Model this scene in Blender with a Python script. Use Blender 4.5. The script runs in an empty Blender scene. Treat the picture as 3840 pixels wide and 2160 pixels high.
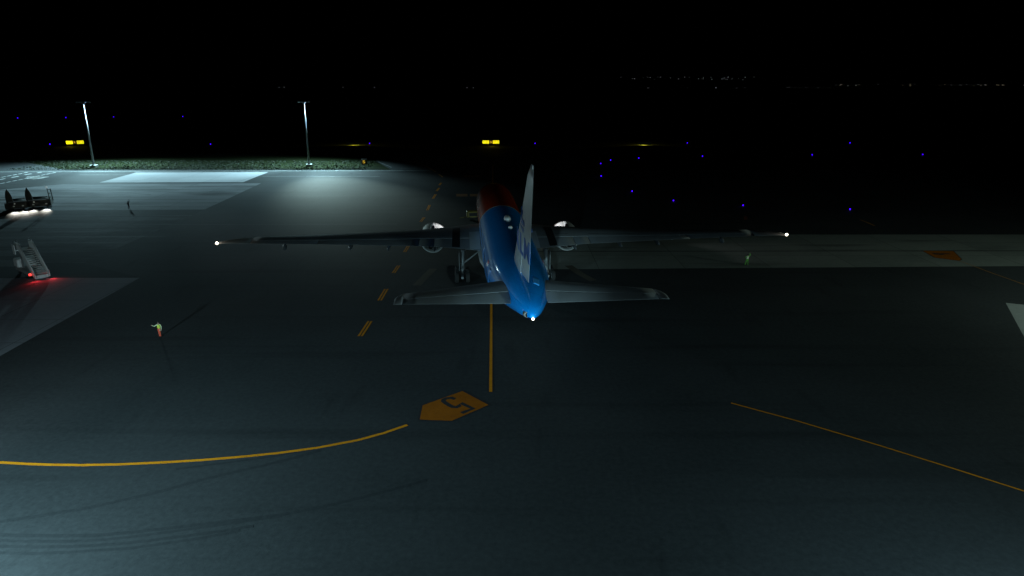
import bpy, math, random
from mathutils import Vector, Matrix
random.seed(7)
S = bpy.context.scene
COL = S.collection
R = math.radians

# ------------------------------------------------------------------ materials
MATS = {}
def mat(name, col, rough=0.6, metal=0.0, emit=None, estr=0.0, var=0.15, scale=3.0, spec=0.5, coat=0.0, bump=0.0):
    if name in MATS: return MATS[name]
    m = bpy.data.materials.new(name); m.use_nodes = True
    nt = m.node_tree; b = nt.nodes['Principled BSDF']
    b.inputs['Roughness'].default_value = rough
    b.inputs['Metallic'].default_value = metal
    b.inputs['Specular IOR Level'].default_value = spec
    b.inputs['Coat Weight'].default_value = coat
    b.inputs['Coat Roughness'].default_value = 0.08
    tc = nt.nodes.new('ShaderNodeTexCoord')
    nz = nt.nodes.new('ShaderNodeTexNoise'); nz.inputs['Scale'].default_value = scale; nz.inputs['Detail'].default_value = 5
    nt.links.new(tc.outputs['Object'], nz.inputs['Vector'])
    mx = nt.nodes.new('ShaderNodeMix'); mx.data_type = 'RGBA'
    c = list(col) + [1]
    mx.inputs[6].default_value = [max(0, x*(1-var)) for x in col] + [1]
    mx.inputs[7].default_value = [min(1, x*(1+var)) for x in col] + [1]
    nt.links.new(nz.outputs['Fac'], mx.inputs[0])
    nt.links.new(mx.outputs[2], b.inputs['Base Color'])
    if bump:
        bp = nt.nodes.new('ShaderNodeBump'); bp.inputs['Strength'].default_value = bump
        nt.links.new(nz.outputs['Fac'], bp.inputs['Height']); nt.links.new(bp.outputs['Normal'], b.inputs['Normal'])
    if emit:
        b.inputs['Emission Color'].default_value = list(emit) + [1]
        b.inputs['Emission Strength'].default_value = estr
    MATS[name] = m
    return m

def ground_mat(name, c1, c2, fine=2.2, streak=None, slabs=None, rough=0.85, blotch=0.06, sang=0.0, edge=None):
    """paving: fine aggregate, broad blotches, optional rubber streaks and slab joints (world metres)"""
    m = bpy.data.materials.new(name); m.use_nodes = True
    nt = m.node_tree; N = nt.nodes; Lk = nt.links
    b = N['Principled BSDF']; b.inputs['Roughness'].default_value = rough; b.inputs['Specular IOR Level'].default_value = 0.06
    tc = N.new('ShaderNodeTexCoord')
    n1 = N.new('ShaderNodeTexNoise'); n1.inputs['Scale'].default_value = fine; n1.inputs['Detail'].default_value = 8; n1.inputs['Roughness'].default_value = 0.7
    n2 = N.new('ShaderNodeTexNoise'); n2.inputs['Scale'].default_value = blotch; n2.inputs['Detail'].default_value = 4
    for n in (n1, n2): Lk.new(tc.outputs['Object'], n.inputs['Vector'])
    ad = N.new('ShaderNodeMath'); ad.operation = 'MULTIPLY_ADD'; ad.inputs[1].default_value = 0.55
    Lk.new(n1.outputs['Fac'], ad.inputs[0])
    m2 = N.new('ShaderNodeMath'); m2.operation = 'MULTIPLY'; m2.inputs[1].default_value = 0.45
    Lk.new(n2.outputs['Fac'], m2.inputs[0]); Lk.new(m2.outputs[0], ad.inputs[2])
    rp = N.new('ShaderNodeValToRGB'); rp.color_ramp.elements[0].position = 0.32; rp.color_ramp.elements[1].position = 0.68
    rp.color_ramp.elements[0].color = list(c1) + [1]; rp.color_ramp.elements[1].color = list(c2) + [1]
    Lk.new(ad.outputs[0], rp.inputs[0])
    col = rp.outputs[0]
    def dark(fac, amt):
        nonlocal col
        x = N.new('ShaderNodeMix'); x.data_type = 'RGBA'; x.blend_type = 'MULTIPLY'
        Lk.new(fac, x.inputs[0]); Lk.new(col, x.inputs[6]); x.inputs[7].default_value = (amt, amt, amt, 1)
        col = x.outputs[2]
    if streak:
        for k, (sx, sy, lo, hi, amt) in enumerate(streak):
            mp = N.new('ShaderNodeMapping'); mp.inputs['Scale'].default_value = (sx, sy, 1); mp.inputs['Rotation'].default_value = (0, 0, sang)
            mp.inputs['Location'].default_value = (k*13.7, k*5.1, 0)
            Lk.new(tc.outputs['Object'], mp.inputs['Vector'])
            n3 = N.new('ShaderNodeTexNoise'); n3.inputs['Scale'].default_value = 1; n3.inputs['Detail'].default_value = 5
            Lk.new(mp.outputs[0], n3.inputs['Vector'])
            mr = N.new('ShaderNodeMapRange'); mr.inputs[1].default_value = lo; mr.inputs[2].default_value = hi
            Lk.new(n3.outputs['Fac'], mr.inputs[0]); dark(mr.outputs[0], amt)
    if slabs:
        mp = N.new('ShaderNodeMapping'); mp.inputs['Rotation'].default_value = (0, 0, slabs[2])
        Lk.new(tc.outputs['Object'], mp.inputs['Vector'])
        br = N.new('ShaderNodeTexBrick'); br.offset = 0; br.inputs['Scale'].default_value = 1
        br.inputs['Brick Width'].default_value = slabs[0]; br.inputs['Row Height'].default_value = slabs[1]
        br.inputs['Mortar Size'].default_value = slabs[3]; br.inputs['Mortar Smooth'].default_value = 0.2
        br.inputs['Color1'].default_value = (1, 1, 1, 1); br.inputs['Color2'].default_value = (.86, .86, .87, 1); br.inputs['Mortar'].default_value = (.45, .45, .45, 1)
        Lk.new(mp.outputs[0], br.inputs['Vector'])
        x = N.new('ShaderNodeMix'); x.data_type = 'RGBA'; x.blend_type = 'MULTIPLY'; x.inputs[0].default_value = 1
        Lk.new(col, x.inputs[6]); Lk.new(br.outputs['Color'], x.inputs[7]); col = x.outputs[2]
    Lk.new(col, b.inputs['Base Color'])
    bp = N.new('ShaderNodeBump'); bp.inputs['Strength'].default_value = 0.35; bp.inputs['Distance'].default_value = 0.03
    Lk.new(n1.outputs['Fac'], bp.inputs['Height']); Lk.new(bp.outputs['Normal'], b.inputs['Normal'])
    return m

# ------------------------------------------------------------------ mesh builder
class MB:
    def __init__(s): s.v = []; s.f = []; s.m = []; s.sm = []
    def add(s, vs, fs, mi=0, smooth=False):
        o = len(s.v); s.v += [tuple(x) for x in vs]
        for f in fs: s.f.append(tuple(i+o for i in f)); s.m.append(mi); s.sm.append(smooth)
        return s
    def box(s, x0, x1, y0, y1, z0, z1, mi=0, M=None, taper=1.0):
        cx, cy = (x0+x1)/2, (y0+y1)/2
        vs = [(x0,y0,z0),(x1,y0,z0),(x1,y1,z0),(x0,y1,z0)] + [(cx+(x-cx)*taper, cy+(y-cy)*taper, z1) for x, y in ((x0,y0),(x1,y0),(x1,y1),(x0,y1))]
        if M: vs = [M @ Vector(v) for v in vs]
        return s.add(vs, [(3,2,1,0),(4,5,6,7),(0,1,5,4),(1,2,6,5),(2,3,7,6),(3,0,4,7)], mi)
    def bbox(s, x0, x1, y0, y1, z0, z1, c=0.05, mi=0):
        """box with chamfered vertical and top edges"""
        def ring(i, z): return [(x0+i+c,y0+i,z),(x1-i-c,y0+i,z),(x1-i,y0+i+c,z),(x1-i,y1-i-c,z),(x1-i-c,y1-i,z),(x0+i+c,y1-i,z),(x0+i,y1-i-c,z),(x0+i,y0+i+c,z)]
        vs = ring(0, z0) + ring(0, z1-c) + ring(c, z1)
        fs = [tuple(range(7,-1,-1)), tuple(range(16,24))]
        for k in (0, 8):
            for i in range(8): fs.append((k+i, k+(i+1)%8, k+8+(i+1)%8, k+8+i))
        return s.add(vs, fs, mi)
    def tube(s, p, q, r0, r1=None, n=10, mi=0, caps=True):
        r1 = r0 if r1 is None else r1
        p, q = Vector(p), Vector(q); d = (q-p).normalized()
        a = d.orthogonal().normalized(); b = d.cross(a)
        vs = [p+(a*math.cos(t)+b*math.sin(t))*r0 for t in [2*math.pi*i/n for i in range(n)]]
        vs += [q+(a*math.cos(t)+b*math.sin(t))*r1 for t in [2*math.pi*i/n for i in range(n)]]
        s.add(vs, [(i,(i+1)%n,n+(i+1)%n,n+i) for i in range(n)], mi, True)
        if caps: s.add(vs[:n], [tuple(range(n-1,-1,-1))], mi); s.add(vs[n:], [tuple(range(n))], mi)
        return s
    def lathe(s, prof, c, axis='y', n=32, mi=0, caps=False):
        """prof: list of (along, radius)"""
        vs = []
        for a, r in prof:
            for i in range(n):
                t = 2*math.pi*i/n
                if axis == 'y': vs.append((c[0]+r*math.cos(t), c[1]+a, c[2]+r*math.sin(t)))
                elif axis == 'x': vs.append((c[0]+a, c[1]+r*math.cos(t), c[2]+r*math.sin(t)))
                else: vs.append((c[0]+r*math.cos(t), c[1]+r*math.sin(t), c[2]+a))
        fs = [(k*n+i, k*n+(i+1)%n, (k+1)*n+(i+1)%n, (k+1)*n+i) for k in range(len(prof)-1) for i in range(n)]
        if caps: fs += [tuple(range(n-1,-1,-1)), tuple(range((len(prof)-1)*n, len(prof)*n))]
        return s.add(vs, fs, mi, True)
    def loft(s, secs, mi=0, caps=True, smooth=True):
        n = len(secs[0]); vs = [p for sec in secs for p in sec]
        s.add(vs, [(k*n+i, k*n+(i+1)%n, (k+1)*n+(i+1)%n, (k+1)*n+i) for k in range(len(secs)-1) for i in range(n)], mi, smooth)
        if caps: s.add(secs[0], [tuple(range(n-1,-1,-1))], mi); s.add(secs[-1], [tuple(range(n))], mi)
        return s
    def poly(s, pts, z, mi=0): return s.add([(x, y, z) for x, y in pts], [tuple(range(len(pts)))], mi)
    def ribbon(s, pts, w, z, mi=0):
        P = [Vector((x, y)) for x, y in pts]; vs = []
        for i, p in enumerate(P):
            d = (P[min(i+1, len(P)-1)] - P[max(i-1, 0)]).normalized(); nn = Vector((-d.y, d.x))
            vs += [(p.x+nn.x*w/2, p.y+nn.y*w/2, z), (p.x-nn.x*w/2, p.y-nn.y*w/2, z)]
        return s.add(vs, [(2*i, 2*i+1, 2*i+3, 2*i+2) for i in range(len(P)-1)], mi)
    def ball(s, c, r, mi=0, n=10, m=6, sz=1.0):
        prof = [(-r*sz*math.cos(math.pi*k/m), max(1e-4, r*math.sin(math.pi*k/m))) for k in range(m+1)]
        return s.lathe(prof, c, 'z', n, mi)
    def build(s, name, mats, parent=None):
        me = bpy.data.meshes.new(name); me.from_pydata(s.v, [], s.f)
        for mm in (mats if isinstance(mats, (list, tuple)) else [mats]): me.materials.append(mm)
        for p, mi, sm in zip(me.polygons, s.m, s.sm): p.material_index = mi; p.use_smooth = sm
        import bmesh
        bm = bmesh.new(); bm.from_mesh(me); bmesh.ops.remove_doubles(bm, verts=bm.verts, dist=1e-5)
        bmesh.ops.recalc_face_normals(bm, faces=bm.faces) if s.closed else None
        bm.to_mesh(me); bm.free()
        o = bpy.data.objects.new(name, me); COL.objects.link(o)
        if parent: o.parent = parent
        return o
    closed = True
class Sheet(MB):
    closed = False
    def build(s, name, mats, parent=None):
        # every face of a ground sheet looks up
        for i, f in enumerate(s.f):
            a, b, c = (Vector(s.v[k]) for k in f[:3])
            if (b-a).cross(c-a).z < 0: s.f[i] = tuple(reversed(f))
        return MB.build(s, name, mats, parent)

def tag(o, label=None, cat=None, group=None, kind=None):
    for k, v in (('label', label), ('category', cat), ('group', group), ('kind', kind)):
        if v: o[k] = v
    return o
def thing(name, loc, rz, label, cat, group=None):
    o = bpy.data.objects.new(name, None); COL.objects.link(o)
    o.location = (loc[0], loc[1], loc[2] if len(loc) > 2 else 0); o.rotation_euler = (0, 0, rz)
    o.empty_display_size = 0.5
    return tag(o, label, cat, group)
def dup(o, parent=None):
    c = o.copy(); COL.objects.link(c)
    if parent: c.parent = parent
    for ch in [x for x in bpy.data.objects if x.parent == o]: dup(ch, c)
    return c
def lamp(name, kind, loc, power, col, aim=None, size=70, blend=1.0, rad=0.25, parent=None):
    l = bpy.data.lights.new(name, kind); l.energy = power; l.color = col
    o = bpy.data.objects.new(name, l); COL.objects.link(o); o.location = loc
    if kind == 'SPOT': l.spot_size = R(size); l.spot_blend = blend
    l.shadow_soft_size = rad
    if aim is not None: o.rotation_euler = (Vector(aim)-Vector(loc)).to_track_quat('-Z', 'Y').to_euler()
    if parent: o.parent = parent
    return o
def text_mesh(body, size, depth=0.01, bold=0.0):
    cu = bpy.data.curves.new('lettering', 'FONT'); cu.body = body; cu.size = size; cu.extrude = depth; cu.offset = bold
    cu.resolution_u = 3; cu.align_x = 'CENTER'
    o = bpy.data.objects.new('lettering', cu); COL.objects.link(o)
    dg = bpy.context.evaluated_depsgraph_get(); me = bpy.data.meshes.new_from_object(o.evaluated_get(dg))
    bpy.data.objects.remove(o); bpy.data.curves.remove(cu)
    return me
def lettering(name, body, size, M, material, parent, bold=0.0, fit=None, depth=0.01):
    me = text_mesh(body, size, depth, bold)
    xs = [v.co.x for v in me.vertices]; ys = [v.co.y for v in me.vertices]
    cx, cy = (min(xs)+max(xs))/2, (min(ys)+max(ys))/2
    sx = fit[0]/(max(xs)-min(xs)) if fit else 1; sy = fit[1]/(max(ys)-min(ys)) if fit else 1
    for v in me.vertices: v.co = M @ Vector(((v.co.x-cx)*sx, (v.co.y-cy)*sy, v.co.z))
    me.materials.clear(); me.materials.append(material)
    o = bpy.data.objects.new(name, me); COL.objects.link(o)
    if parent: o.parent = parent
    return o
def frame(o, x, y):
    """matrix with local x, y axes and origin"""
    x = Vector(x).normalized(); y = Vector(y).normalized(); z = x.cross(y)
    M = Matrix((x, y, z)).transposed().to_4x4(); M.translation = o
    return M

# ------------------------------------------------------------------ palette
def paint(name, col, wear=.5):
    m = ground_mat(name, [c*.72 for c in col], [min(1, c*1.12) for c in col], fine=1.7, blotch=.25)
    nt = m.node_tree; N = nt.nodes; b = N['Principled BSDF']; src = b.inputs['Base Color'].links[0].from_socket
    tc = N.new('ShaderNodeTexCoord'); n = N.new('ShaderNodeTexNoise'); n.inputs['Scale'].default_value = 5.5; n.inputs['Detail'].default_value = 7; n.inputs['Roughness'].default_value = .75
    nt.links.new(tc.outputs['Object'], n.inputs['Vector'])
    mr = N.new('ShaderNodeMapRange'); mr.inputs[1].default_value = .56; mr.inputs[2].default_value = .70; mr.inputs[4].default_value = wear
    nt.links.new(n.outputs['Fac'], mr.inputs[0])
    x = N.new('ShaderNodeMix'); x.data_type = 'RGBA'; nt.links.new(mr.outputs[0], x.inputs[0]); nt.links.new(src, x.inputs[6]); x.inputs[7].default_value = (.06, .06, .058, 1)
    nt.links.new(x.outputs[2], b.inputs['Base Color'])
    return m
YEL = paint('marking_yellow', (1.0, .32, .012))
SGO = paint('sign_orange', (.45, .125, .008), .6)
YELD = mat('worn_yellow', (.46, .19, .012), .8, var=.4, scale=.6)
WHT = mat('marking_white', (.34, .36, .36), .7, var=.3, scale=.5)
BLK = mat('marking_black', (.012, .012, .013), .8)
DGREY = mat('dark_grey_paint', (.05, .05, .052), .5)
MGREY = mat('mid_grey_paint', (.22, .23, .235), .4)
RUB = mat('tyre_rubber', (.015, .015, .015), .85)
STEEL = mat('galvanised_steel', (.42, .43, .44), .45, .3)
ALU = mat('bare_aluminium', (.6, .6, .6), .3, .8)

# ------------------------------------------------------------------ setting
asph = ground_mat('asphalt', (.032, .035, .037), (.066, .070, .073), fine=2.6,
                  streak=[(.02, .35, .56, .75, .72), (.5, .09, .60, .75, .8)])
asph2 = ground_mat('dark_asphalt', (.024, .027, .029), (.040, .044, .046), fine=2.6, streak=[(.02, .35, .56, .75, .72)])
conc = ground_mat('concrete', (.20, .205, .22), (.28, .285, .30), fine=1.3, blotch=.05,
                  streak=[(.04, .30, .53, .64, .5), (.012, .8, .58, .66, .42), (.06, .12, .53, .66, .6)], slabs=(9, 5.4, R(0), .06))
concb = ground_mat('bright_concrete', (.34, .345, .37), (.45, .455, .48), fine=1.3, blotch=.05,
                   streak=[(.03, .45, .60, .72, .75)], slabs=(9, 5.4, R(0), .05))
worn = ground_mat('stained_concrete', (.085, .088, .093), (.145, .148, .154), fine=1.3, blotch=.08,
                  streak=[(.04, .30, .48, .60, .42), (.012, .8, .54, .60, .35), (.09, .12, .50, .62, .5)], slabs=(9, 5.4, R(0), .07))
grassm = ground_mat('grass_field', (.005, .009, .003), (.016, .021, .008), fine=1.6, blotch=.08, streak=[(.06, .5, .5, .7, .45)], rough=.95)

def sheet(name, polys, z, m, kind='structure'):
    s = Sheet()
    for p in polys: s.poly(p, z)
    return tag(s.build(name, m), kind=kind)

sheet('ground', [[(-9000, -3000), (9000, -3000), (9000, 16000), (-9000, 16000)]], -.06, grassm)
# apron: closes along the grass strip; a taxiway leaves it northwards to a parallel taxiway
a0 = (-158.42, 207.02)[1]; 
sheet('apron', [[(-420, -220), (420, -220), (420, a0), (-420, a0)]], 0, asph)
tx = [(-36.26, 207.73), (-45.45, 231.44), (-48, 252), (26, 252), (15.80, 207.73)]
sheet('taxiway', [[(tx[0][0], a0), tx[1], tx[2], tx[3], (tx[4][0], a0)]], 0, asph)
sheet('parallel_taxiway', [[(-420, 252), (420, 252), (420, 275), (-420, 275)]], 0, asph2)
tl = [(-160.96, 207.23), (-176.81, 228.35), (-158.94, 227.13), (-134.22, 207.43)]
sheet('side_taxiway', [[(tl[0][0], a0), tl[1], tl[2], (tl[3][0], a0)]], 0, asph)

# concrete bays on the left and right of the asphalt
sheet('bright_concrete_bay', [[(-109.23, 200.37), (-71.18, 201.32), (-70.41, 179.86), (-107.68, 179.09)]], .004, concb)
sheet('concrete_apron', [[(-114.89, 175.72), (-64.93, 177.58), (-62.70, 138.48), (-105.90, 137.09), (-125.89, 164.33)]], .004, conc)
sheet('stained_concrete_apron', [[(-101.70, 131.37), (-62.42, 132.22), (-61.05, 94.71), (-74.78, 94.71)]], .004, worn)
sheet('near_concrete_bay', [[(-68.77, 86.51), (-48.94, 86.71), (-47.83, 58.48)]], .004, ground_mat('near_concrete', (.24, .245, .27), (.32, .325, .355), fine=1.3, slabs=(7, 7, R(0), .05)))
sheet('right_concrete_strip', [[(0.13, 114.00), (89.89, 114.00), (74.25, 92.91), (0.11, 90.96)]], .004,
      ground_mat('right_concrete', (.21, .225, .205), (.30, .31, .28), fine=1.3, blotch=.12, slabs=(12, 9, 0, .05), streak=[(.05, .3, .56, .7, .6)]))
sheet('right_concrete_bay', [[(57.46, 75.89), (61.31, 74.25), (45.61, 53.40)]], .004, ground_mat('right_bay_concrete', (.30, .31, .30), (.42, .43, .42), fine=1.3, streak=[(.3, .1, .55, .7, .8)]))
# road bands beside the bays
sheet('apron_road', [[(-105.69, 136.82), (-62.67, 138.20), (-62.38, 132.48), (-101.88, 131.63)]], .003, asph2)
sheet('lower_apron_road', [[(-74.62, 94.48), (-60.97, 94.48), (-49.04, 86.90), (-68.91, 86.71)]], .003, asph2)
sheet('pale_road_end', [[(-75.80, 96.10), (-70.74, 96.10), (-68.81, 92.47), (-73.14, 92.47)]], .0075, ground_mat('pale_concrete', (.12, .125, .12), (.16, .165, .16)))

# seams and edge lines
def lines(name, items, m, z=.010):
    s = Sheet()
    for k, (pts, w) in enumerate(items): s.ribbon(pts, w, z + (.0005*k if name == 'tyre_tracks' else 0))
    return tag(s.build(name, m), kind='structure')
lines('apron_edge_line', [([(-153.32, 201.70), (-104.07, 203.25), (-24.13, 205.22)], .42)], WHT)
lines('taxiway_edge_line', [([(-34.08, 211.35), (-27.53, 211.56)], .25), ([(-44.30, 229.57), (-37.23, 213.47)], .2)], mat('grey_line', (.25,.26,.26), .7))
lines('apron_joint_line', [([(-69.54, 191.65), (-36.87, 191.65)], .35), ([(-122.51, 195.01), (-106.33, 195.28)], .3)], mat('pale_joint', (.20, .21, .215), .8))
lines('far_joint_line', [([(-68.91, 122.66), (-20.91, 123.18)], .16)], mat('pale_joint_b', (.13, .135, .14), .8))
lines('tar_seam', [([(-56.27, 156.30), (-27.63, 156.54)], 0.32), ([(-57.33, 164.98), (-41.03, 164.98)], 0.18), ([(-43.96, 110.98), (-18.97, 111.10)], 0.28), ([(-34.19, 143.31), (-23.30, 143.31)], 0.18),
                  ([(-85.33, 111.78), (-57.81, 112.41)], 0.46), ([(-82.31, 107.57), (-61.38, 107.86)], 0.32), ([(0.73, 101.66), (79.81, 102.06)], 0.37), ([(-117.40, 153.98), (-86.91, 155.72)], 0.30),
                  ([(-107.86, 167.63), (-84.83, 168.30)], 0.41), ([(-99.14, 164.33), (-83.57, 158.09)], 0.37), ([(-81.94, 115.64), (-68.50, 117.32)], 0.41)], BLK, z=.0105)
# yellow taxi and stand lines
lines('stand_centre_line', [([(-1.76, 51.75), (-2.41, 76.19), (-6.08, 220.10)], .26)], YEL, .014)
lines('stand_line_border', [([(-1.76, 51.71), (-2.41, 76.19), (-6.11, 221.24)], .50)], BLK, .010)
lines('lead_in_line', [([(-35.25, 40.85), (-34.36, 40.72), (-32.64, 40.55), (-30.97, 40.43), (-28.68, 40.38), (-26.22, 40.47), (-23.67, 40.69), (-21.14, 40.99), (-18.62, 41.41),
                        (-16.08, 41.94), (-13.55, 42.67), (-11.00, 43.73), (-9.34, 44.75), (-7.79, 46.01)], .30)], YEL, .014)
lines('right_stand_line', [([(17.45, 49.69), (21.38, 46.75), (25.58, 43.19), (29.17, 39.93), (32.86, 36.47)], .17)], YEL, .014)
lines('far_stand_line', [([(64.57, 95.98), (64.72, 89.50), (65.13, 83.34)], .13)], YELD, .014)
lines('taxi_curve_line', [([(-32.96, 231.44), (-28.77, 222.39), (-24.83, 210.30), (-22.35, 201.80)], .45), ([(-21.00, 196.64), (-19.11, 190.01)], .4)], YELD, .014)
dash = []
for (ax, ay), (bx, by), w in ((((-15.62, 81.57)), ((-15.58, 76.81)), 1.0), (((-15.23, 69.45)), ((-15.32, 64.83)), 1.0), (((-15.92, 93.13)), ((-15.98, 89.09)), .9), (((-16.33, 105.58)), ((-16.31, 101.27)), .9),
                              (((-16.85, 129.70)), ((-16.97, 125.31)), .9), (((-17.41, 143.81)), ((-17.17, 137.55)), .9), (((-17.74, 158.69)), ((-17.67, 152.29)), .9), (((-17.95, 168.98)), ((-18.08, 163.68)), .8), (((-18.39, 178.33)), ((-18.45, 173.90)), .8)):
    d = Vector((bx-ax, by-ay)).normalized(); n = Vector((-d.y, d.x))*w*.17
    for k in (-1, 1): dash.append(([(ax+n.x*k, ay+n.y*k), (bx+n.x*k, by+n.y*k)], w*.22))
lines('dashed_clearance_line', dash, YEL, .014)
# painted stand number sign
sgn = [(-4.11, 51.91), (-1.86, 49.33), (-4.56, 46.65), (-6.98, 46.85), (-7.07, 49.26)]
cx = sum(p[0] for p in sgn)/5; cy = sum(p[1] for p in sgn)/5
sheet('stand_sign_border', [[(cx+(x-cx)*1.07, cy+(y-cy)*1.07) for x, y in sgn]], .010, BLK)
sheet('stand_sign_marking', [sgn], .014, SGO)
lines('stand_sign_number', [([(-3.90, 47.93), (-3.05, 48.68), (-4.04, 49.64), (-4.14, 49.19), (-4.38, 48.91), (-4.66, 48.98), (-4.88, 49.19), (-5.29, 49.67), (-5.51, 50.03), (-5.50, 50.29), (-5.30, 50.51), (-4.92, 50.61), (-4.58, 50.39)], .40)], BLK, .018)
sg2 = [(62.90, 102.06), (67.36, 101.79), (65.44, 96.80), (64.52, 95.98), (62.18, 97.77)]
cx = sum(p[0] for p in sg2)/5; cy = sum(p[1] for p in sg2)/5
sheet('far_sign_border', [[(cx+(x-cx)*1.07, cy+(y-cy)*1.07) for x, y in sg2]], .010, BLK)
sheet('far_sign_marking', [sg2], .014, SGO)
lines('far_sign_number', [([(63.33, 100.51), (64.57, 100.17), (65.80, 100.09)], .5), ([(63.36, 100.09), (63.76, 99.50), (64.66, 99.66)], .5)], BLK, .018)
# taxiway guidance painted beyond the nose and a dim line on the right
s = Sheet()
s.poly([(-13.96, 191.82), (-13.00, 194.12), (-11.77, 194.12), (-11.51, 189.58), (-12.71, 189.58)], .014); s.poly([(-11.49, 194.12), (-10.76, 194.12), (-10.52, 189.58), (-11.23, 189.58)], .014); s.poly([(-10.43, 194.12), (-9.08, 194.12), (-8.88, 189.58), (-10.19, 189.58)], .014)
s.poly([(-12.98, 159.30), (-10.38, 159.30), (-10.15, 155.60), (-12.69, 155.60)], .014); s.poly([(-9.83, 159.30), (-7.70, 159.30), (-7.53, 155.72), (-9.62, 155.72)], .014)
tag(s.build('taxi_guidance_marking', mat('dim_orange', (.32, .11, .012), .7, var=.4)), kind='structure')
lines('faded_right_line', [([(65.59, 127.27), (65.62, 124.93), (65.38, 121.56)], .4)], YELD, .014)
sheet('faded_red_marking', [[(44.85, 130.95), (45.54, 130.95), (44.33, 127.27), (43.65, 127.27)]], .014, mat('faded_red', (.25, .05, .02), .8))
# white dashes of the service road in the far left corner
dash = []
def dashes(a, b, n, w, duty):
    for k in range(n):
        t0, t1 = k/n, (k+duty)/n
        dash.append(([(a[0]+(b[0]-a[0])*t0, a[1]+(b[1]-a[1])*t0), (a[0]+(b[0]-a[0])*t1, a[1]+(b[1]-a[1])*t1)], w))
dashes((-131.83, 176.61), (-132.83, 201.13), 10, .55, .72); dashes((-140.34, 184.60), (-141.21, 201.51), 7, .5, .72)
dash += [([(-137.62, 183.79), (-137.68, 186.73)], .6), ([(-137.55, 189.07), (-137.53, 191.82)], .6), ([(-138.11, 195.10), (-137.80, 197.56)], .6), ([(-137.44, 199.52), (-137.24, 201.13)], .6)]
dash += [([(-133.90, 189.58), (-134.54, 191.65), (-131.78, 192.00)], .35), ([(-131.85, 186.73), (-131.34, 187.89)], .7), ([(-128.98, 189.75), (-128.33, 190.61)], .5), ([(-128.61, 186.23), (-128.41, 187.56), (-128.64, 189.07)], .5)]
lines('service_road_dashes', dash, mat('fresh_white', (.42, .44, .44), .7, var=.2), .014)
sheet('pale_road_marking', [[(-133.33, 188.73), (-134.31, 191.65), (-128.44, 190.95), (-127.86, 187.39), (-128.92, 185.08)]], .012, mat('pale_tan', (.11, .115, .11), .8))
# rubber tracks curving across the near apron
trk = ground_mat('rubbered_asphalt', (.026, .029, .031), (.052, .055, .058), fine=2.6)
def T(*p): return list(p)
lines('tyre_tracks', [
  (T((-30.13, 34.18), (-29.70, 34.23), (-27.75, 34.77), (-25.33, 35.59), (-23.60, 36.45), (-21.80, 37.34), (-19.80, 38.66), (-18.29, 39.45), (-15.51, 40.87), (-13.30, 42.28)), .34),
  (T((-29.29, 33.03), (-28.82, 33.00), (-26.91, 32.93), (-25.04, 32.91), (-23.21, 32.98), (-21.49, 33.24), (-17.60, 34.01), (-13.57, 34.88), (-10.90, 35.86), (-8.15, 37.16), (-5.47, 38.60)), .30),
  (T((-28.91, 32.51), (-28.45, 32.49), (-26.57, 32.42), (-24.54, 32.42), (-22.71, 32.56), (-20.86, 32.93), (-17.48, 33.73), (-13.53, 34.75)), .24),
  (T((-28.56, 32.03), (-28.11, 32.00), (-26.24, 31.94), (-24.18, 31.98), (-22.05, 32.16), (-20.17, 32.49), (-16.81, 33.24), (-14.86, 33.83)), .26),
  (T((-28.14, 31.45), (-27.70, 31.45), (-25.89, 31.40), (-23.98, 31.51), (-20.75, 31.85), (-17.08, 32.79), (-15.46, 33.39)), .24),
  (T((-22.15, 39.87), (-19.94, 40.47), (-16.68, 41.36), (-13.73, 42.49)), .22)], trk, .006)
lines('brown_streak', [([(-12.07, 83.16), (-11.41, 87.69), (-10.87, 91.39)], 1.1), ([(7.93, 93.13), (9.27, 88.48), (10.51, 85.37)], 1.1)], ground_mat('pale_brown', (.09, .08, .065), (.13, .115, .09), fine=.9), .006)  # two pale brown streaks, lighter than the asphalt
# far grass verge with standing tufts
s = MB(); s.closed = False
for _ in range(9000):
    x = random.uniform(-190, -44); y = a0+.4+random.random()**1.6*26
    h = random.uniform(.06, .24); w = random.uniform(.1, .4); t = random.uniform(0, math.pi); c, q = math.cos(t)*w, math.sin(t)*w
    if x < -152 and y < 226: continue
    lx, ly = random.uniform(-.12, .12), random.uniform(-.12, .12)
    s.add([(x-c, y-q, -.06), (x+c, y+q, -.06), (x+lx, y+ly, h)], [(0, 1, 2)], random.choice((0, 0, 0, 1, 2)))
tag(s.build('grass', [mat('blade_green', (.008, .015, .005), .8), mat('blade_dry', (.017, .017, .008), .8), mat('blade_dark', (.006, .012, .004), .8)]), kind='stuff')
# dark hills on the horizon
s = MB(); n = 60; pts = []
for i in range(n+1):
    x = -8600 + 17200*i/n
    h = 10 + 26*math.exp(-((x+2500)/2600)**2) + 150*math.exp(-((x-1750)/900)**2) + 40*math.exp(-((x-5200)/1900)**2) + 8*math.sin(i*1.7)
    pts.append((x, h))
vs = [(x, 9200, -5) for x, h in pts] + [(x, 9700, h) for x, h in pts] + [(x, 10600, -5) for x, h in pts]
m_ = n+1
s.add(vs, [(i, i+1, m_+i+1, m_+i) for i in range(n)] + [(m_+i, m_+i+1, 2*m_+i+1, 2*m_+i) for i in range(n)], 0, True)
tag(s.build('hills', mat('dark_hillside', (.02, .025, .016), .95, scale=.01)), kind='structure')
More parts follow.
